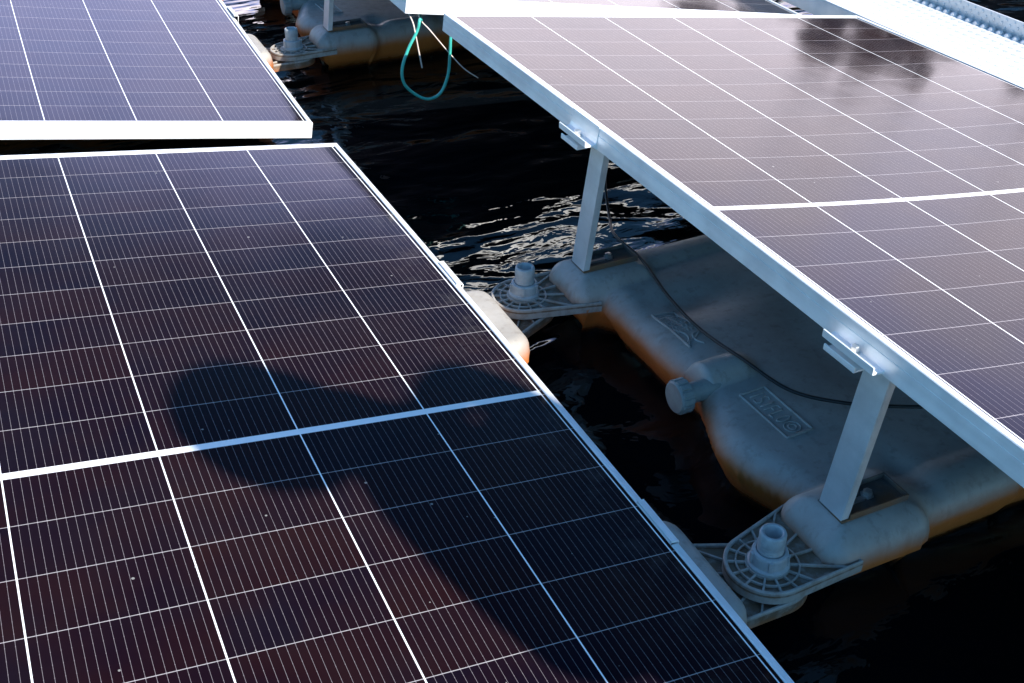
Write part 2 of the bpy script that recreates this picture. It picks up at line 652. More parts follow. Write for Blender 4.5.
def float_h(x, y):
    x = np.asarray(x, float)
    y = np.asarray(y, float)
    # main hull: the left wall steps in behind the filler cap
    xw = 0.010 + 0.012 * np.exp(-((y - 0.015) / 0.055) ** 2) - 0.034 * np.exp(-((y + 0.16) / 0.085) ** 2) + 0.006 * np.sin(9 * y)
    d = sd_box(x - xw, y, 0.0, 1.15, -0.392, 0.408, 0.10)
    top = 0.100 + 0.012 * np.sin(math.pi * np.clip((x - 0.02) / 1.1, 0, 1)) - 0.016 * np.exp(-((y - 0.20) / 0.05) ** 2) * np.exp(-((x - 0.14) / 0.09) ** 2)
    h = shoulder(d, top, 0.048)
    # plinths under the two legs
    for py, w0, w1 in ((-0.36, 0.058, 0.075), (0.365, 0.075, 0.060)):
        d = sd_box(x, y, -0.036, 0.145, py - w0, py + w1, 0.030)
        t = np.where(x < 0.15, 0.1205, 0.1205)
        h = smax(h, shoulder(d, t, 0.046), 0.010)
        # low saddle running on behind the plinth
        d = sd_box(x, y, 0.10, 0.34, py - w0 * 0.6, py + w1 * 0.6, 0.035)
        h = smax(h, shoulder(d, 0.112, 0.035), 0.02)
    # right end plinths that carry the low edge
    for py, xe in ((-0.345, 1.188), (0.305, 1.203)):
        d = sd_box(x, y, 0.95, xe, py - 0.108, py + 0.10, 0.035)
        h = smax(h, shoulder(d, 0.106, 0.024), 0.008)
    # rounded channel behind the filler cap
    yy = y - 0.0
    rr = 0.036
    bx = np.clip((0.135 - x) / 0.03, 0, 1) * np.clip((x - 0.024) / 0.010, 0, 1)
    bb = 0.086 + np.sqrt(np.maximum(rr * rr - yy * yy, 0)) * np.sqrt(bx)
    h = np.where((np.abs(yy) < rr) & (bx > 0), smax(h, bb, 0.01), h)
    # shallow grip dents
    h = h - 0.007 * np.exp(-((x - 0.26) / 0.05) ** 2 - ((y + 0.06) / 0.20) ** 2)
    h = h - 0.010 * np.exp(-((x - 0.165) / 0.022) ** 2 - ((y + 0.335) / 0.05) ** 2)
    return h


def build_float_body(parent):
    xs = np.arange(-0.085, 1.245, 0.005)
    ys = np.arange(-0.475, 0.476, 0.005)
    X, Y = np.meshgrid(xs, ys, indexing='ij')
    H = np.maximum(float_h(X, Y), -0.06)
    keep = (H[:-1, :-1] > -0.0595) | (H[1:, :-1] > -0.0595) | (H[1:, 1:] > -0.0595) | (H[:-1, 1:] > -0.0595)
    idx = np.arange(X.size).reshape(X.shape)
    q = np.stack([idx[:-1, :-1], idx[1:, :-1], idx[1:, 1:], idx[:-1, 1:]], -1)[keep]
    used = np.unique(q)
    remap = -np.ones(X.size, int)
    remap[used] = np.arange(len(used))
    # the mould's parting line: below it the walls tuck inward
    gx_, gy_ = np.gradient(H, 0.005)
    gl = np.hypot(gx_, gy_) + 1e-6
    plinth = np.clip(np.maximum(np.exp(-((Y + 0.36) / 0.085) ** 4), np.exp(-((Y - 0.36) / 0.085) ** 4)) * np.clip((0.16 - X) / 0.06, 0, 1)
                     + np.exp(-((X - 0.04) / 0.09) ** 4) * np.clip((-Y - 0.37) / 0.02, 0, 1), 0, 1)
    k = 0.62 + 0.36 * plinth
    sh = np.clip(0.062 - H, 0, 0.075) * k * np.clip(gl / 1.0, 0, 1)
    X = X + gx_ / gl * sh
    Y = Y + gy_ / gl * sh
    co = np.stack([X.ravel(), Y.ravel(), H.ravel()], 1)[used]
    me = bpy.data.meshes.new('float_body')
    me.from_pydata(co.tolist(), [], remap[q].tolist())
    return link('float_body', me, M['float'], parent, True)


def poly_hull(cx, cy, r, A, B, n=56):
    """outline of a lug: a round end running tangentially into a wider root A-B"""
    P = [(cx + r * math.cos(2 * math.pi * k / n), cy + r * math.sin(2 * math.pi * k / n)) for k in range(n)] + [A, B]
    P = sorted(P)

    def half(pts):
        out = []
        for p in pts:
            while len(out) > 1 and (out[-1][0] - out[-2][0]) * (p[1] - out[-2][1]) - (out[-1][1] - out[-2][1]) * (p[0] - out[-2][0]) <= 0:
                out.pop()
            out.append(p)
        return out[:-1]
    return [Vector(p) for p in half(P) + half(P[::-1])]


def ray_out(c, d, poly):
    best = 9.0
    for p, q in zip(poly, poly[1:] + poly[:1]):
        e = q - p
        den = d.x * e.y - d.y * e.x
        if abs(den) < 1e-9:
            continue
        w_ = p - c
        t = (w_.x * e.y - w_.y * e.x) / den
        s = (w_.x * d.y - w_.y * d.x) / den
        if t > 0 and -1e-6 <= s <= 1 + 1e-6:
            best = min(best, t)
    return best


def build_lug(parent, cx, cy, A, B, z1, zb, r=0.0575):
    poly = poly_hull(cx, cy, r, A, B)
    # orientation ccw
    area = sum(p.x * q.y - p.y * q.x for p, q in zip(poly, poly[1:] + poly[:1]))
    if area < 0:
        poly.reverse()
    n = len(poly)
    inner = []
    for i in range(n):
        t = (poly[(i + 1) % n] - poly[i - 1]).normalized()
        nn = Vector((-t.y, t.x))
        inner.append(poly[i] + nn * 0.0052)
    bm = bmesh.new()
    levels = [(poly, zb), (poly, z1 - 0.0012), ([p + (q - p) * 0.25 for p, q in zip(poly, inner)], z1),
              ([p + (q - p) * 0.75 for p, q in zip(poly, inner)], z1), (inner, z1 - 0.0012), (inner, z1 - 0.0065)]
    rings = [[bm.verts.new((p.x, p.y, z)) for p in pl] for pl, z in levels]
    for a, b in zip(rings, rings[1:]):
        for k in range(n):
            bm.faces.new((a[k], a[(k + 1) % n], b[(k + 1) % n], b[k]))
    bm.faces.new(rings[-1])
    bm.faces.new(list(reversed(rings[0])))
    # ring walls
    for rad, wd, zt in ((0.0265, 0.006, z1 - 0.001), (0.0415, 0.0024, z1 - 0.0015)):
        k = 40
        rr = [[bm.verts.new((cx + q * math.cos(2 * math.pi * j / k), cy + q * math.sin(2 * math.pi * j / k), z)) for j in range(k)]
              for q, z in ((rad + wd / 2, z1 - 0.0070), (rad + wd / 2, zt), (rad - wd / 2, zt), (rad - wd / 2, z1 - 0.0070))]
        for a, b in zip(rr, rr[1:]):
            for j in range(k):
                bm.faces.new((a[j], a[(j + 1) % k], b[(j + 1) % k], b[j]))
    # radial ribs
    ax = ((Vector(A) + Vector(B)) / 2 - Vector((cx, cy)))
    a0 = math.atan2(ax.y, ax.x)
    for k in range(14):
        a = a0 + 2 * math.pi * (k + 0.5) / 14
        d = Vector((math.cos(a), math.sin(a)))
        t = ray_out(Vector((cx, cy)), d, inner)
        if t > 1:
            continue
        Mr = Matrix.Translation((cx, cy, 0)) @ Matrix.Rotation(a, 4, 'Z')
        box(bm, 0.027, t + 0.001, -0.0014, 0.0014, z1 - 0.0067, z1 - 0.0016, Mr)
    return from_bm('lug', bm, M['lug'], parent)


def build_nameplate(parent, x, y, ang, L, Wd, which):
    """raised moulded plate: outline, worn moulded characters and an emblem, laid on the hull surface"""
    bm = bmesh.new()
    ca, sa = math.cos(ang), math.sin(ang)

    def onto(p, lift):
        px, py = x + p[0] * ca - p[1] * sa, y + p[0] * sa + p[1] * ca
        return Vector((px, py, float(float_h(px, py)) + lift))

    def stroke(pts, r, lift=0.0):
        dense = []
        for a, b in zip(pts, pts[1:]):
            k = max(1, int(math.hypot(b[0] - a[0], b[1] - a[1]) / 0.004))
            dense += [(a[0] + (b[0] - a[0]) * i / k, a[1] + (b[1] - a[1]) * i / k) for i in range(k)]
        dense.append(pts[-1])
        tube(bm, [onto(p, lift + 0.0004) for p in dense], r * 1.2, 6)

    def curve(pts, r):
        sp_ = spline([(p[0], p[1], 0) for p in pts], 8)
        tube(bm, [onto((q.x, q.y), 0.0004) for q in sp_], r * 1.2, 6)
    h, ww = L / 2, Wd / 2
    glyph = {'I': [[(.5, 0), (.5, 1)]], 'S': [[(1, .9), (.7, 1), (.2, 1), (0, .8), (.2, .55), (.8, .45), (1, .2), (.8, 0), (.2, 0), (0, .1)]],
             'F': [[(0, 0), (0, 1), (1, 1)], [(0, .5), (.8, .5)]], 'L': [[(0, 1), (0, 0), (1, 0)]],
             'O': [[(.5, 0), (.1, .2), (0, .5), (.1, .8), (.5, 1), (.9, .8), (1, .5), (.9, .2), (.5, 0)]],
             'N': [[(0, 0), (0, 1), (1, 0), (1, 1)]], 'E': [[(1, 0), (0, 0), (0, 1), (1, 1)], [(0, .5), (.8, .5)]], 'G': [[(1, .85), (.6, 1), (.1, .8), (0, .4), (.3, 0), (1, .1), (1, .45), (.6, .45)]],
             'R': [[(0, 0), (0, 1), (.8, 1), (1, .75), (.8, .5), (0, .5)], [(.5, .5), (1, 0)]]}

    def text(s, x0, x1, y0, y1, r=0.0011):
        st = (x1 - x0) / len(s)
        for i, ch in enumerate(s):
            for g_ in glyph[ch]:
                stroke([(x0 + st * (i + 0.12 + 0.72 * p[0]), y0 + (y1 - y0) * p[1]) for p in g_], r)
    if which == 0:
        # frame open on the emblem side, two lines of characters, crossed swoosh emblem
        stroke([(h, ww), (-h, ww)], 0.0013)
        stroke([(h, -ww), (-h, -ww), (-h, ww)], 0.0022)
        text('ISIGENERE', -h + 0.005, h * 0.30, 0.003, ww - 0.004, 0.001)
        text('ISIGENERE', -h + 0.005, h * 0.30, -ww + 0.006, -0.003, 0.001)
        curve([(h * 0.05, -ww + 0.004), (h * 0.35, -0.008), (h * 0.62, -0.010), (h * 0.82, -ww + 0.001)], 0.0017)
        curve([(h * 0.40, ww - 0.004), (h * 0.48, 0.003), (h * 0.75, -0.002), (h * 1.0, 0.006)], 0.0017)
        curve([(h * 0.42, ww - 0.004), (h * 0.62, 0.004), (h * 0.72, -0.012), (h * 0.92, -ww + 0.002)], 0.0015)
    else:
        stroke([(-h, -ww), (h, -ww), (h, ww), (-h, ww), (-h, -ww)], 0.0019)
        text('ISIFLO', -h + 0.006, h * 0.45, -ww * 0.55, ww * 0.55, 0.0012)
        cx = h * 0.70
        for rr in (0.0125, 0.006):
            stroke([(cx + rr * math.cos(t), rr * math.sin(t)) for t in np.linspace(0, 2 * math.pi, 22)], 0.0010)
    return from_bm('nameplate', bm, M['float'], parent, True)


float_r = thing('panel_float', 'grey plastic float under the right hand panel, moulded plates and amber waterline', 'float', (FX, FY, 0), 'plastic floats under the panels')
build_float_body(float_r)
build_lug(float_r, -0.103, -0.369, (0.012, -0.421), (0.012, -0.278), 0.0850, 0.0660)
build_lug(float_r, -0.103, 0.371, (0.012, 0.285), (0.012, 0.421), 0.0850, 0.0660)
build_lug(float_r, 1.262, -0.369, (1.160, -0.426), (1.160, -0.262), 0.0640, 0.0440)
build_lug(float_r, 1.262, 0.371, (1.160, 0.255), (1.160, 0.420), 0.0640, 0.0440)
bm = bmesh.new()
prof = [(0.017, 0.062), (0.017, 0.004), (0.0265, 0.003), (0.0265, -0.017), (0.0245, -0.020), (0.002, -0.021)]
lathe(bm, prof, 28, (-0.010, -0.020, 0.092), 'X')
for k in range(14):
    a = 2 * math.pi * k / 14
    Mr = Matrix.Translation((-0.010, -0.020, 0.092)) @ Matrix.Rotation(a, 4, 'X')
    box(bm, -0.016, 0.002, -0.0042, 0.0042, 0.0255, 0.0282, Mr)
from_bm('filler_cap', bm, M['cap'], float_r, bevel=0.0006)
build_nameplate(float_r, 0.084, 0.137, -math.pi / 2, 0.120, 0.044, 0)
build_nameplate(float_r, 0.084, -0.126, -math.pi / 2 + 0.02, 0.118, 0.046, 1)
bpy.context.view_layer.update()

OFF_L = -1.365
float_fl = dup(float_r, (FX + OFF_L, FY, 0), 'grey plastic float under the front left panel, sunlit shoulders showing past its edge')
float_bl = dup(float_r, (FX + OFF_L - 0.012, FY + 2.185, 0), 'grey plastic float under the back left panel, one bright shoulder past its edge')
float_br = dup(float_r, (FX - 0.018, FY + 2.185, 0), 'grey plastic float under the back right panel, amber stained front in open water')


# ---------------------------------------------------------------- coupling bolts
def build_bolt(label, loc):
    t = thing('coupling_bolt', label, 'bolt', loc, 'coupling bolts joining float lugs')
    bm = bmesh.new()
    prof = [(0.010, 0.020), (0.0178, 0.021)]
    z = 0.040
    prof += [(0.0178, z - 0.004)]
    while z < 0.082:
        prof += [(0.0178, z), (0.0192, z + 0.0013), (0.0178, z + 0.0026)]
        z += 0.0042
    prof += [(0.0185, 0.086), (0.0192, 0.089), (0.0192, 0.1010), (0.0180, 0.1040), (0.0145, 0.1045), (0.0125, 0.1025), (0.0120, 0.062)]
    lathe(bm, prof, 36, (0, 0, -0.1055 + 0.140 - 0.0))
    from_bm('threaded_stud', bm, M['nut'], t, True)
    bm = bmesh.new()
    n = 36
    lathe(bm, [(0.0186, 0.0835), (0.030, 0.0835), (0.0302, 0.0875), (0.0268, 0.0905), (0.0262, 0.1045), (0.0250, 0.1075), (0.0205, 0.1085), (0.0196, 0.1060)], n)
    for k in range(5):
        a = 2 * math.pi * (k + 0.3) / 5
        box(bm, 0.0235, 0.0285, -0.003, 0.003, 0.090, 0.1065, Matrix.Rotation(a, 4, 'Z'))
    from_bm('nut', bm, M['nut'], t, False, bevel=0.0005)
    t.scale = (0.92, 0.92, 1.0)
    return t


b0 = build_bolt('grey threaded coupling bolt beside the nearest leg, ribs of its lug clearly visible', (0.757, 0.815, 0))
dup(b0, (0.757, 1.557, 0), 'grey threaded coupling bolt beside the middle leg, glittering water just behind').rotation_euler = (0.03, 0.02, 1.3)
dup(b0, (0.742, 2.998, 0), 'grey threaded coupling bolt farthest away, beside the back left panel').rotation_euler = (0.0, 0.02, 0.7)


# ---------------------------------------------------------------- support legs
def build_leg(label, loc):
    """local origin: foot of the leg on the float plinth"""
    t = thing('support_leg', label, 'support leg', loc, 'metal legs holding up the panels')
    bm = bmesh.new()
    hgt = 0.2300
    # open channel: wide web facing left, two narrow flanges behind it
    box(bm, 0.0, 0.003, -0.0225, 0.0225, 0.0025, hgt)
    box(bm, 0.003, 0.013, -0.0225, -0.0200, 0.0025, hgt)
    box(bm, 0.003, 0.013, 0.0200, 0.0225, 0.0025, hgt)
    for vx in bm.verts:                                  # square to the tilted panel, so it leans
        vx.co.x += vx.co.z * 0.135
    from_bm('upright', bm, M['galv'], t, bevel=0.0008)
    bm = bmesh.new()
    box(bm, 0.0, 0.112, -0.0255, 0.0255, 0.0, 0.0025)
    box(bm, 0.0135, 0.112, -0.0255, -0.0230, 0.0025, 0.0105)
    box(bm, 0.0135, 0.112, 0.0230, 0.0255, 0.0025, 0.0105)
    box(bm, 0.1095, 0.112, -0.0230, 0.0230, 0.0025, 0.0105)
    from_bm('foot_tray', bm, M['tray'], t, bevel=0.0008)
    bm = bmesh.new()
    lathe(bm, [(0.0095, 0.0026), (0.0095, 0.0045), (0.0065, 0.0046), (0.0065, 0.0105), (0.003, 0.0112)], 6, (0.066, 0.004, 0))
    box(bm, 0.018, 0.056, -0.0035, 0.0035, 0.0026, 0.0062)
    from_bm('bolt', bm, M['steel'], t)
    # clamp profile, extruded along the panel edge
    bm = bmesh.new()
    prof = [(-0.0170, 0.2600), (-0.0145, 0.2600), (-0.0140, 0.2525), (-0.0020, 0.2505), (0.0035, 0.2525), (0.0060, 0.2590), (0.0095, 0.2810), (0.0125, 0.2806), (0.0075, 0.2455),
            (0.0300, 0.2420), (0.0300, 0.2390), (0.0040, 0.2420), (0.0000, 0.2470), (-0.0170, 0.2492)]
    y0, y1 = -0.034, 0.060
    lo = [bm.verts.new((p[0] + 0.003, y0, p[1])) for p in prof]
    hi = [bm.verts.new((p[0] + 0.003, y1, p[1])) for p in prof]
    for k in range(len(prof)):
        j = (k + 1) % len(prof)
        bm.faces.new((lo[k], lo[j], hi[j], hi[k]))
    bm.faces.new(lo)
    bm.faces.new(list(reversed(hi)))
    prof = [(0.0050, 0.2425), (0.0030, 0.2340), (-0.0110, 0.2340), (-0.0115, 0.2395), (-0.0140, 0.2395), (-0.0145, 0.2312), (0.0060, 0.2310), (0.0075, 0.2415)]
    lo = [bm.verts.new((p[0] + 0.003, -0.002, p[1])) for p in prof]
    hi = [bm.verts.new((p[0] + 0.003, 0.057, p[1])) for p in prof]
    for k in range(len(prof)):
        j = (k + 1) % len(prof)
        bm.faces.new((lo[k], lo[j], hi[j], hi[k]))
    bm.faces.new(lo)
    bm.faces.new(list(reversed(hi)))
    cl = from_bm('clamp', bm, M['alu'], t, bevel=0.0006)
    bm = bmesh.new()
    lathe(bm, [(0.0078, 0.2500), (0.0078, 0.2530), (0.0058, 0.2532), (0.0058, 0.2610), (0.0045, 0.2618)], 6, (-0.0035, 0.012, 0))
    from_bm('clamp_bolt', bm, M['steel'], cl)
    return t


def mat_tray():
    m = NT('weathered_tray')
    co = objco(m)
    n = m.noise(co, 35.0, 5, 0.65)
    n2 = m.noise(co, 9.0, 4, 0.6)
    c = m.mix(m.ramp(n.outputs[0], 0.35, 0.65, 0, 1), (0.10, 0.10, 0.10), (0.17, 0.165, 0.16))
    c = m.mix(m.ramp(n2.outputs[0], 0.42, 0.62, 0, 0.8), c, (0.22, 0.105, 0.04))
    m.set(Base_Color=c, Metallic=0.3, Roughness=0.5)
    return m.m


M['tray'] = mat_tray()
zf = 0.1205
leg0 = build_leg('grey metal leg nearest the camera, clamped to the right hand panel edge', (0.860, 0.829, zf))
dup(leg0, (0.860, 1.545, zf), 'grey metal leg in the middle, rising by the glittering water to the right hand panel')
dup(leg0, (0.842, 3.003, zf), 'grey metal leg farthest away, on the float under the back right panel')


# unseen column added beyond the walkway: its raised edge keeps the water dark
for dx, cn_ in ((2.75, 'first'),):
    for dy, nm in ((0.0, 'nearest'), (2.189, 'middle'), (4.378, 'farthest')):
        wh = ' of the %s unseen column added beyond the white walkway' % cn_
        dup(panel_r, panel_r.location + Vector((dx, dy, 0.0)), nm + ' solar panel' + wh)
        dup(float_r, (FX + dx, FY + dy, 0), nm + ' float' + wh)
        for ly, lm in ((0.829, 'near'), (1.545, 'far')):
            dup(leg0, (0.860 + dx, ly + dy, zf), lm + ' leg of the ' + nm + ' panel, ' + cn_ + ' unseen column added beyond the walkway')


# the high left edges of the left column stand on shorter legs, out of the photo's sight
for ly, lm in ((0.829, 'nearer'), (1.545, 'farther')):
    dup(leg0, (-0.505, ly, zf), lm + ' short metal leg under the outer edge of the front left panel').scale = (1, 1, 0.67)
    dup(leg0, (-0.517, ly + 2.185, zf), lm + ' short metal leg under the outer edge of the back left panel').scale = (1, 1, 0.77)


# small clamps on the low panel edges
def build_edge_clamp(label, loc):
    t = thing('edge_clamp', label, 'clamp', loc, 'small clamps on low panel edges')
    bm = bmesh.new()
    prof = [(-0.008, 0.0030), (0.0045, 0.0030), (0.0045, -0.0380), (0.0160, -0.0380), (0.0160, -0.0405), (0.0020, -0.0405), (0.0020, 0.0055), (-0.008, 0.0055)]
    lo = [bm.verts.new((p[0], -0.042, p[1])) for p in prof]
    hi = [bm.verts.new((p[0], 0.042, p[1])) for p in prof]
    for k in range(len(prof)):
        j = (k + 1) % len(prof)
        bm.faces.new((lo[k], lo[j], hi[j], hi[k]))
    bm.faces.new(lo)
    bm.faces.new(list(reversed(hi)))
    from_bm('clip', bm, M['alu'], t, bevel=0.0005)
    bm = bmesh.new()
    lathe(bm, [(0.006, -0.0378), (0.006, -0.0330), (0.003, -0.0325)], 6, (0.0105, 0.0, 0))
    from_bm('bolt', bm, M['steel'], t)
    return t


c0 = build_edge_clamp('small metal edge clamp on the front left panel, in the shadow near the nearest bolt', (0.6275, 0.885, ZW - 0.9945))
c0.rotation_euler = (0, 0.146, 0)
dup(c0, (0.6275, 1.575, ZW - 0.9945), 'small sunlit edge clamp on the front left panel, near the middle bolt')
dup(c0, (0.6290, 3.175, ZW - 0.9945), 'small sunlit edge clamp on the back left panel, near the farthest bolt')


# ---------------------------------------------------------------- cables
def cable(name, label, cat, pts, r, mat, r1=None, group=None, k=1.0):
    bm = bmesh.new()
    pts = [(p[0] * k, p[1] * k, p[2] * k) for p in pts]
    tube(bm, spline([(p[0], p[1], p[2] + ZW) for p in pts], 10), r, 10, r1)
    return tag(from_bm(name, bm, mat, None, True), label, cat, group)


cable('black_cable', 'black cable lying across the float from the middle leg to the nearest leg', 'cable',
      [(1.062, 1.83, -0.835), (1.052, 1.80, -0.905), (1.030, 1.75, -0.980), (1.002, 1.68, -1.012), (0.973, 1.607, -1.010), (0.974, 1.515, -1.012), (0.957, 1.389, -1.020), (0.948, 1.277, -1.018), (0.952, 1.165, -1.008), (0.981, 1.076, -1.020),
       (1.033, 1.010, -1.016), (1.097, 0.962, -1.010), (1.16, 0.92, -1.0), (1.25, 0.86, -0.98), (1.4, 0.8, -0.90)], 0.0029, M['rubber'])
cable('green_hose', 'green hose hanging in a loop below the back right panel', 'hose',
      [(0.90, 2.42, -0.79), (0.875, 2.335, -0.800), (0.860, 2.303, -0.790), (0.852, 2.3, -0.812), (0.828, 2.3, -0.852), (0.812, 2.3, -0.895), (0.817, 2.3, -0.931), (0.847, 2.3, -0.962), (0.876, 2.3, -0.974),
       (0.904, 2.3, -0.962), (0.922, 2.3, -0.924), (0.928, 2.3, -0.878), (0.932, 2.3, -0.833), (0.945, 2.31, -0.800), (0.97, 2.36, -0.79)], 0.0036, M['green'], k=1.026)
cable('pale_wire', 'short pale wire end hanging straight down beside the green hose', 'wire',
      [(0.845, 2.345, -0.775), (0.846, 2.31, -0.795), (0.847, 2.3, -0.816), (0.853, 2.3, -0.855), (0.860, 2.3, -0.898)], 0.0017, M['pale'], None, 'pale wires by the green hose', 1.026)
cable('pale_wire', 'longer pale wire slanting right, crossing behind the green hose', 'wire',
      [(0.865, 2.345, -0.775), (0.872, 2.325, -0.800), (0.882, 2.306, -0.814), (0.908, 2.308, -0.848), (0.936, 2.308, -0.884), (0.965, 2.304, -0.918), (0.997, 2.3, -0.943)], 0.0017, M['pale'], 0.0012, 'pale wires by the green hose', 1.026)


# ---------------------------------------------------------------- walkways
def build_walkway(label, x0, x1, y0, y1, z, along_y=True, lips=True):
    t = thing('walkway', label, 'walkway', (x0, y0, z))
    Lx, Ly = x1 - x0, y1 - y0
    bm = bmesh.new()
    box(bm, 0, Lx, 0, Ly, -0.004, 0.0)
    box(bm, 0, 0.003, 0, Ly, -0.05, -0.004)
    from_bm('tread_plank', bm, M['tread'], t, bevel=0.001)
    bm = bmesh.new()
    if lips:
        box(bm, Lx, Lx + 0.004, 0, Ly, -0.05, 0.040)
        ny = int(Ly / 0.026)
        for k in range(ny):                         # serrated teeth along the foot of the upstand
            y = 0.026 * (k + 0.5)
            if y0 + y < 0.4 or y0 + y > 4.5:
                continue
            lathe(bm, [(0.0095, -0.004), (0.0090, 0.004), (0.0060, 0.0075), (0.002, 0.0085)], 10, (Lx - 0.012, y, 0))
            for zz in (0.012, 0.022, 0.032):
                lathe(bm, [(0.0042, 0.0), (0.0035, -0.0015), (0.001, -0.002)], 8, (Lx, y + (0.013 if 0.02 < zz < 0.03 else 0), zz), 'X')
    else:
        box(bm, 0, Lx, Ly, Ly + 0.004, -0.05, 0.0)
        box(bm, 0, Lx, -0.004, 0.0, -0.05, 0.0)
    from_bm('side_flange', bm, M['galv'], t, False)
    k = 0
    L = Ly if along_y else Lx
    n = max(2, int(L / 2.1))
    for k in range(n):
        bm = bmesh.new()
        c = (k + 0.5) * L / n
        if along_y:
            box(bm, 0.03, Lx - 0.03, c - 0.35, c + 0.35, -z - 0.1, -0.052)
        else:
            box(bm, c - 0.35, c + 0.35, 0.03, Ly - 0.03, -z - 0.1, -0.052)
        from_bm('pontoon', bm, M['float'], t, bevel=0.03)
    return t


build_walkway('white perforated walkway running along the far side of the right hand panel', 2.015, 2.245, -2.0, 7.0, ZW - 0.900)
build_walkway('white perforated cross walkway in front of the panels, a person standing on it', -1.6, 1.98, -1.05, -0.40, ZW - 0.950, False, False)


# ---------------------------------------------------------------- person (stands right behind the camera; only the shadow is in the photo)
def skin_mesh(name, verts, edges, radii, mats, parent=None, sub=2, root=0):
    me = bpy.data.meshes.new(name)
    me.from_pydata(verts, edges, [])
    o = bpy.data.objects.new(name, me)
    COL.objects.link(o)
    sk = o.modifiers.new('skin', 'SKIN')
    sk.use_smooth_shade = True
    for i, r in enumerate(radii):
        v = me.skin_vertices[0].data[i]
        v.radius = r if isinstance(r, tuple) else (r, r)
    me.skin_vertices[0].data[root].use_root = True
    sb = o.modifiers.new('sub', 'SUBSURF')
    sb.levels = sb.render_levels = sub
    bpy.context.view_layer.update()
    dg = bpy.context.evaluated_depsgraph_get()
    nm = bpy.data.meshes.new_from_object(o.evaluated_get(dg))
    bpy.data.objects.remove(o)
    nm.polygons.foreach_set('use_smooth', [True] * len(nm.polygons))
    return nm


M['skin'] = mat_plain('skin', (0.45, 0.27, 0.19), 0.5, 0.06)
M['jacket'] = mat_plain('navy_jacket_cloth', (0.035, 0.05, 0.085), 0.8, 0.2)
M['trousers'] = mat_plain('grey_trouser_cloth', (0.10, 0.10, 0.11), 0.85, 0.2)
M['shoe'] = mat_plain('brown_shoe_leather', (0.07, 0.045, 0.03), 0.5)
M['hair'] = mat_plain('dark_hair', (0.02, 0.014, 0.010), 0.6)


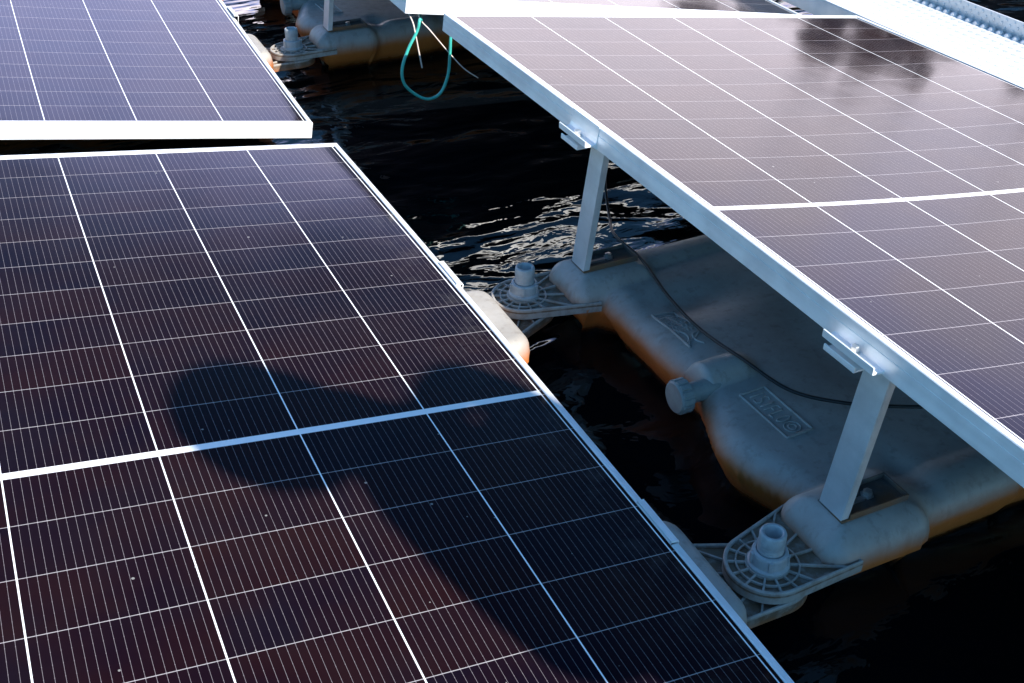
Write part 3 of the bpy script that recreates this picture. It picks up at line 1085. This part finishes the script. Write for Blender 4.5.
def build_person(loc, label):
    V = {}
    order = []
    R = []

    def v(k, p, r):
        V[k] = len(order)
        order.append(p)
        R.append(r)
    E = []

    def e(*ks):
        for a, b in zip(ks, ks[1:]):
            E.append((V[a], V[b]))
    # local: x right as seen from behind, y forward, z up from the soles
    v('pelvis', (0.025, 0, 0.93), (0.190, 0.130))
    v('waist', (0.02, 0.01, 1.09), (0.182, 0.115))
    v('chest', (0.01, 0.0, 1.27), (0.175, 0.120))
    v('upper', (-0.005, -0.01, 1.40), (0.140, 0.095))
    v('neck', (-0.070, 0.0, 1.490), 0.068)
    v('jaw', (-0.125, 0.02, 1.545), 0.072)
    v('skull', (-0.175, 0.015, 1.610), 0.098)
    v('crown', (-0.215, 0.005, 1.660), 0.080)
    e('pelvis', 'waist', 'chest', 'upper', 'neck', 'jaw', 'skull', 'crown')
    v('shR', (0.165, -0.01, 1.400), 0.075)
    v('elR', (0.120, 0.02, 1.600), 0.050)
    v('wrR', (-0.020, 0.085, 1.480), 0.034)
    v('palmR', (-0.075, 0.110, 1.485), (0.036, 0.024))
    e('upper', 'shR', 'elR', 'wrR', 'palmR')
    v('shL', (-0.145, 0.0, 1.415), 0.074)
    v('elL', (-0.205, 0.03, 1.140), 0.052)
    v('wrL', (-0.190, 0.22, 0.980), 0.034)
    v('palmL', (-0.185, 0.275, 0.945), (0.038, 0.024))
    e('upper', 'shL', 'elL', 'wrL', 'palmL')
    for s, k in ((-1, 'L'), (1, 'R')):
        v('hip' + k, (0.02 + s * 0.095, 0, 0.84), 0.108)
        v('knee' + k, (0.02 + s * 0.105, 0.025, 0.49), 0.064)
        v('calf' + k, (0.02 + s * 0.108, -0.005, 0.33), 0.062)
        v('ankle' + k, (0.02 + s * 0.110, -0.02, 0.085), 0.042)
        v('ball' + k, (0.02 + s * 0.125, 0.13, 0.038), (0.046, 0.034))
        v('toe' + k, (0.02 + s * 0.130, 0.185, 0.030), (0.038, 0.026))
        e('pelvis', 'hip' + k, 'knee' + k, 'calf' + k, 'ankle' + k, 'ball' + k, 'toe' + k)
    me = skin_mesh('body', order, E, R, None)
    # hands: five separate bent fingers on each palm, joined into the same mesh
    bm = bmesh.new()
    bm.from_mesh(me)
    for palm, wr, curl in (('palmR', 'wrR', 1), ('palmL', 'wrL', 1)):
        p, q = Vector(order[V[palm]]), Vector(order[V[wr]])
        d = (p - q).normalized()
        side = d.cross(Vector((0, 1, 0.3))).normalized()
        nrm = side.cross(d)
        for i, (off, ln) in enumerate(((-0.028, 0.062), (-0.010, 0.078), (0.009, 0.083), (0.027, 0.074))):
            b = p + side * off
            pts = [b, b + d * ln * 0.5, b + d * ln * 0.85 + nrm * ln * 0.18, b + d * ln * 1.08 + nrm * ln * 0.48]
            tube(bm, spline(pts, 4), 0.0095, 8, 0.0070)
        b = p - side * 0.022 - d * 0.03
        tube(bm, spline([b, b - side * 0.03 + d * 0.022, b - side * 0.042 + d * 0.055 + nrm * 0.012], 5), 0.0115, 8, 0.0085)
    # face: nose, brow, lips and ears
    sk, jw = Vector(order[V['skull']]), Vector(order[V['jaw']])
    hd = (sk - jw).normalized()
    fw = Vector((0, 1, 0))
    sdv = hd.cross(fw).normalized()

    def blob(c, r, sx=1.0, sy=1.0, sz=1.0):
        T = Matrix.Translation(c) @ Matrix((sdv, fw, hd)).transposed().to_4x4() @ Matrix.Diagonal((sx, sy, sz, 1))
        bmesh.ops.create_uvsphere(bm, u_segments=12, v_segments=8, radius=r, matrix=T)
    fc = sk + fw * 0.092
    blob(fc - hd * 0.025, 0.016, 0.7, 1.3, 1.5)
    for s in (-1, 1):
        blob(fc + sdv * s * 0.032 + hd * 0.004 - fw * 0.006, 0.013, 1.1, 0.6, 0.8)
        blob(sk + sdv * s * 0.098 - hd * 0.012, 0.030, 0.4, 0.7, 1.0)
    blob(fc - hd * 0.062 - fw * 0.012, 0.020, 1.1, 0.6, 0.35)
    for f in bm.faces:
        c = f.calc_center_median()
        f.smooth = True
        lz = c.z
        is_head = (c - sk).length < 0.20 and (c - Vector(order[V['neck']])).dot(hd) > 0.005
        near_hand = min((c - Vector(order[V[k]])).length for k in ('palmR', 'palmL')) < 0.105 and min((c - Vector(order[V[k]])).length for k in ('wrR', 'wrL')) > 0.03
        if is_head or near_hand:
            f.material_index = 0
        elif lz > 0.90:
            f.material_index = 1
        elif lz > 0.10:
            f.material_index = 2
        else:
            f.material_index = 3
    o = bpy.data.meshes.new('person')
    bm.to_mesh(o)
    bm.free()
    po = link('person', o, [M['skin'], M['jacket'], M['trousers'], M['shoe']])
    po.location = loc
    tag(po, label, 'person')
    # hair
    bm = bmesh.new()
    T = Matrix.Translation(sk + hd * 0.018 - fw * 0.018) @ Matrix((sdv, fw, hd)).transposed().to_4x4() @ Matrix.Diagonal((1.0, 1.08, 1.05, 1))
    bmesh.ops.create_uvsphere(bm, u_segments=24, v_segments=16, radius=0.108, matrix=T)
    bmesh.ops.delete(bm, geom=[vx for vx in bm.verts if (vx.co - sk).dot(fw) > 0.04 and (vx.co - sk).dot(hd) < 0.055], context='VERTS')
    for vx in bm.verts:
        vx.co += Vector((random.uniform(-1, 1), random.uniform(-1, 1), random.uniform(-1, 1))) * 0.003
    from_bm('hair', bm, M['hair'], po, True)
    return po


build_person((1.235, -0.70, ZW - 0.950), 'person in a navy jacket standing on the cross walkway, one elbow raised, casting the shadow')


# ---------------------------------------------------------------- far bank and its trees (seen mirrored in the right hand panel)
M['bank'] = mat_plain('bank_soil', (0.07, 0.06, 0.035), 0.9, 0.3, 0.6)
M['bark'] = mat_plain('bark', (0.06, 0.042, 0.03), 0.9, 0.3, 8)


def mat_leaf(name, a, b):
    m = NT(name)
    co = objco(m)
    ns = m.noise(co, 1.3, 4)
    m.set(Base_Color=m.mix(m.ramp(ns.outputs[0], 0.35, 0.65, 0, 1), a, b), Roughness=0.6)
    return m.m


M['leaf'] = mat_leaf('dark_brown_green_leaves', (0.040, 0.026, 0.014), (0.080, 0.050, 0.026))
bm = bmesh.new()
R0 = 78.0
ring_i, ring_o = [], []
for k in range(65):
    a = math.radians(-60 + 160 * k / 64)
    rr = R0 + 3 * math.sin(k * 0.7) + 2 * math.sin(k * 1.9)
    for lst, r_, z in ((ring_i, rr, -0.3), (ring_o, rr + 160, 2.2)):
        lst.append(bm.verts.new((r_ * math.sin(a), r_ * math.cos(a), z)))
mid = [bm.verts.new((v.co.x * 1.05, v.co.y * 1.05, 0.9 + 0.3 * math.sin(i))) for i, v in enumerate(ring_i)]
for a, b in ((ring_i, mid), (mid, ring_o)):
    for k in range(64):
        bm.faces.new((a[k], a[k + 1], b[k + 1], b[k]))
tag(from_bm('far_bank', bm, M['bank'], None, True), 'low earth bank across the water', kind='structure')


def build_tree(azd, dist, height, width, label):
    a = math.radians(azd)
    t = thing('tree', label, 'tree', (dist * math.sin(a), dist * math.cos(a), 0.6), 'trees on the far bank')
    bm = bmesh.new()
    tube(bm, spline([(0, 0, -0.2), (0.1, 0.05, height * 0.3), (-0.05, 0.1, height * 0.8)], 6), 0.28, 10, 0.08)
    for k in range(6):
        b = random.uniform(0, 6.28)
        z0 = height * random.uniform(0.25, 0.6)
        tube(bm, spline([(0, 0, z0), (width * 0.2 * math.cos(b), width * 0.2 * math.sin(b), z0 + height * 0.12), (width * 0.38 * math.cos(b), width * 0.38 * math.sin(b), z0 + height * 0.25)], 5), 0.10, 6, 0.03)
    from_bm('trunk', bm, M['bark'], t)
    V, F = [], []
    cl = []
    for k in range(44):
        b = random.uniform(0, 6.28)
        zz = random.uniform(0.10, 0.93)
        rr = width * 0.5 * math.sqrt(max(0.05, 1 - ((zz - 0.5) / 0.52) ** 2)) * random.uniform(0.2, 0.95)
        cl.append((rr * math.cos(b), rr * math.sin(b), zz * height, random.uniform(0.10, 0.19) * width))
    for k in range(4200):
        c = random.choice(cl)
        d = Vector((random.gauss(0, 1), random.gauss(0, 1), random.gauss(0, 1))).normalized() * c[3] * random.random() ** 0.4
        p = Vector(c[:3]) + d
        s = random.uniform(0.16, 0.34)
        q = Matrix.Rotation(random.uniform(0, 6.28), 3, 'Z') @ Matrix.Rotation(random.uniform(0, 3.14), 3, 'X')
        i = len(V)
        V += [tuple(p + q @ Vector(o_)) for o_ in ((-s, -s * .6, 0), (s, -s * .6, 0), (s, s * .6, 0), (-s, s * .6, 0))]
        F.append((i, i + 1, i + 2, i + 3))
    me = bpy.data.meshes.new('crown')
    me.from_pydata(V, [], F)
    link('crown', me, M['leaf'], t)
    return t


TREES = [(41.0, 84, 11.0, 7.0, 'tall dark tree on the far bank, second from the left'),
         (44.0, 82, 14.4, 8.0, 'tree in the middle of the left clump on the far bank'),
         (46.9, 83, 15.4, 6.6, 'tallest tree of the left clump, by the gap in the far trees'),
         (53.2, 82, 15.6, 5.6, 'first tree right of the gap on the far bank'),
         (58.0, 84, 16.6, 9.0, 'highest and widest tree on the far bank'),
         (62.8, 85, 16.5, 8.5, 'rightmost broad tree on the far bank'),
         (37.6, 86, 7.5, 7.0, 'low tree at the left end of the far bank')]
for a_ in TREES:
    build_tree(*a_)
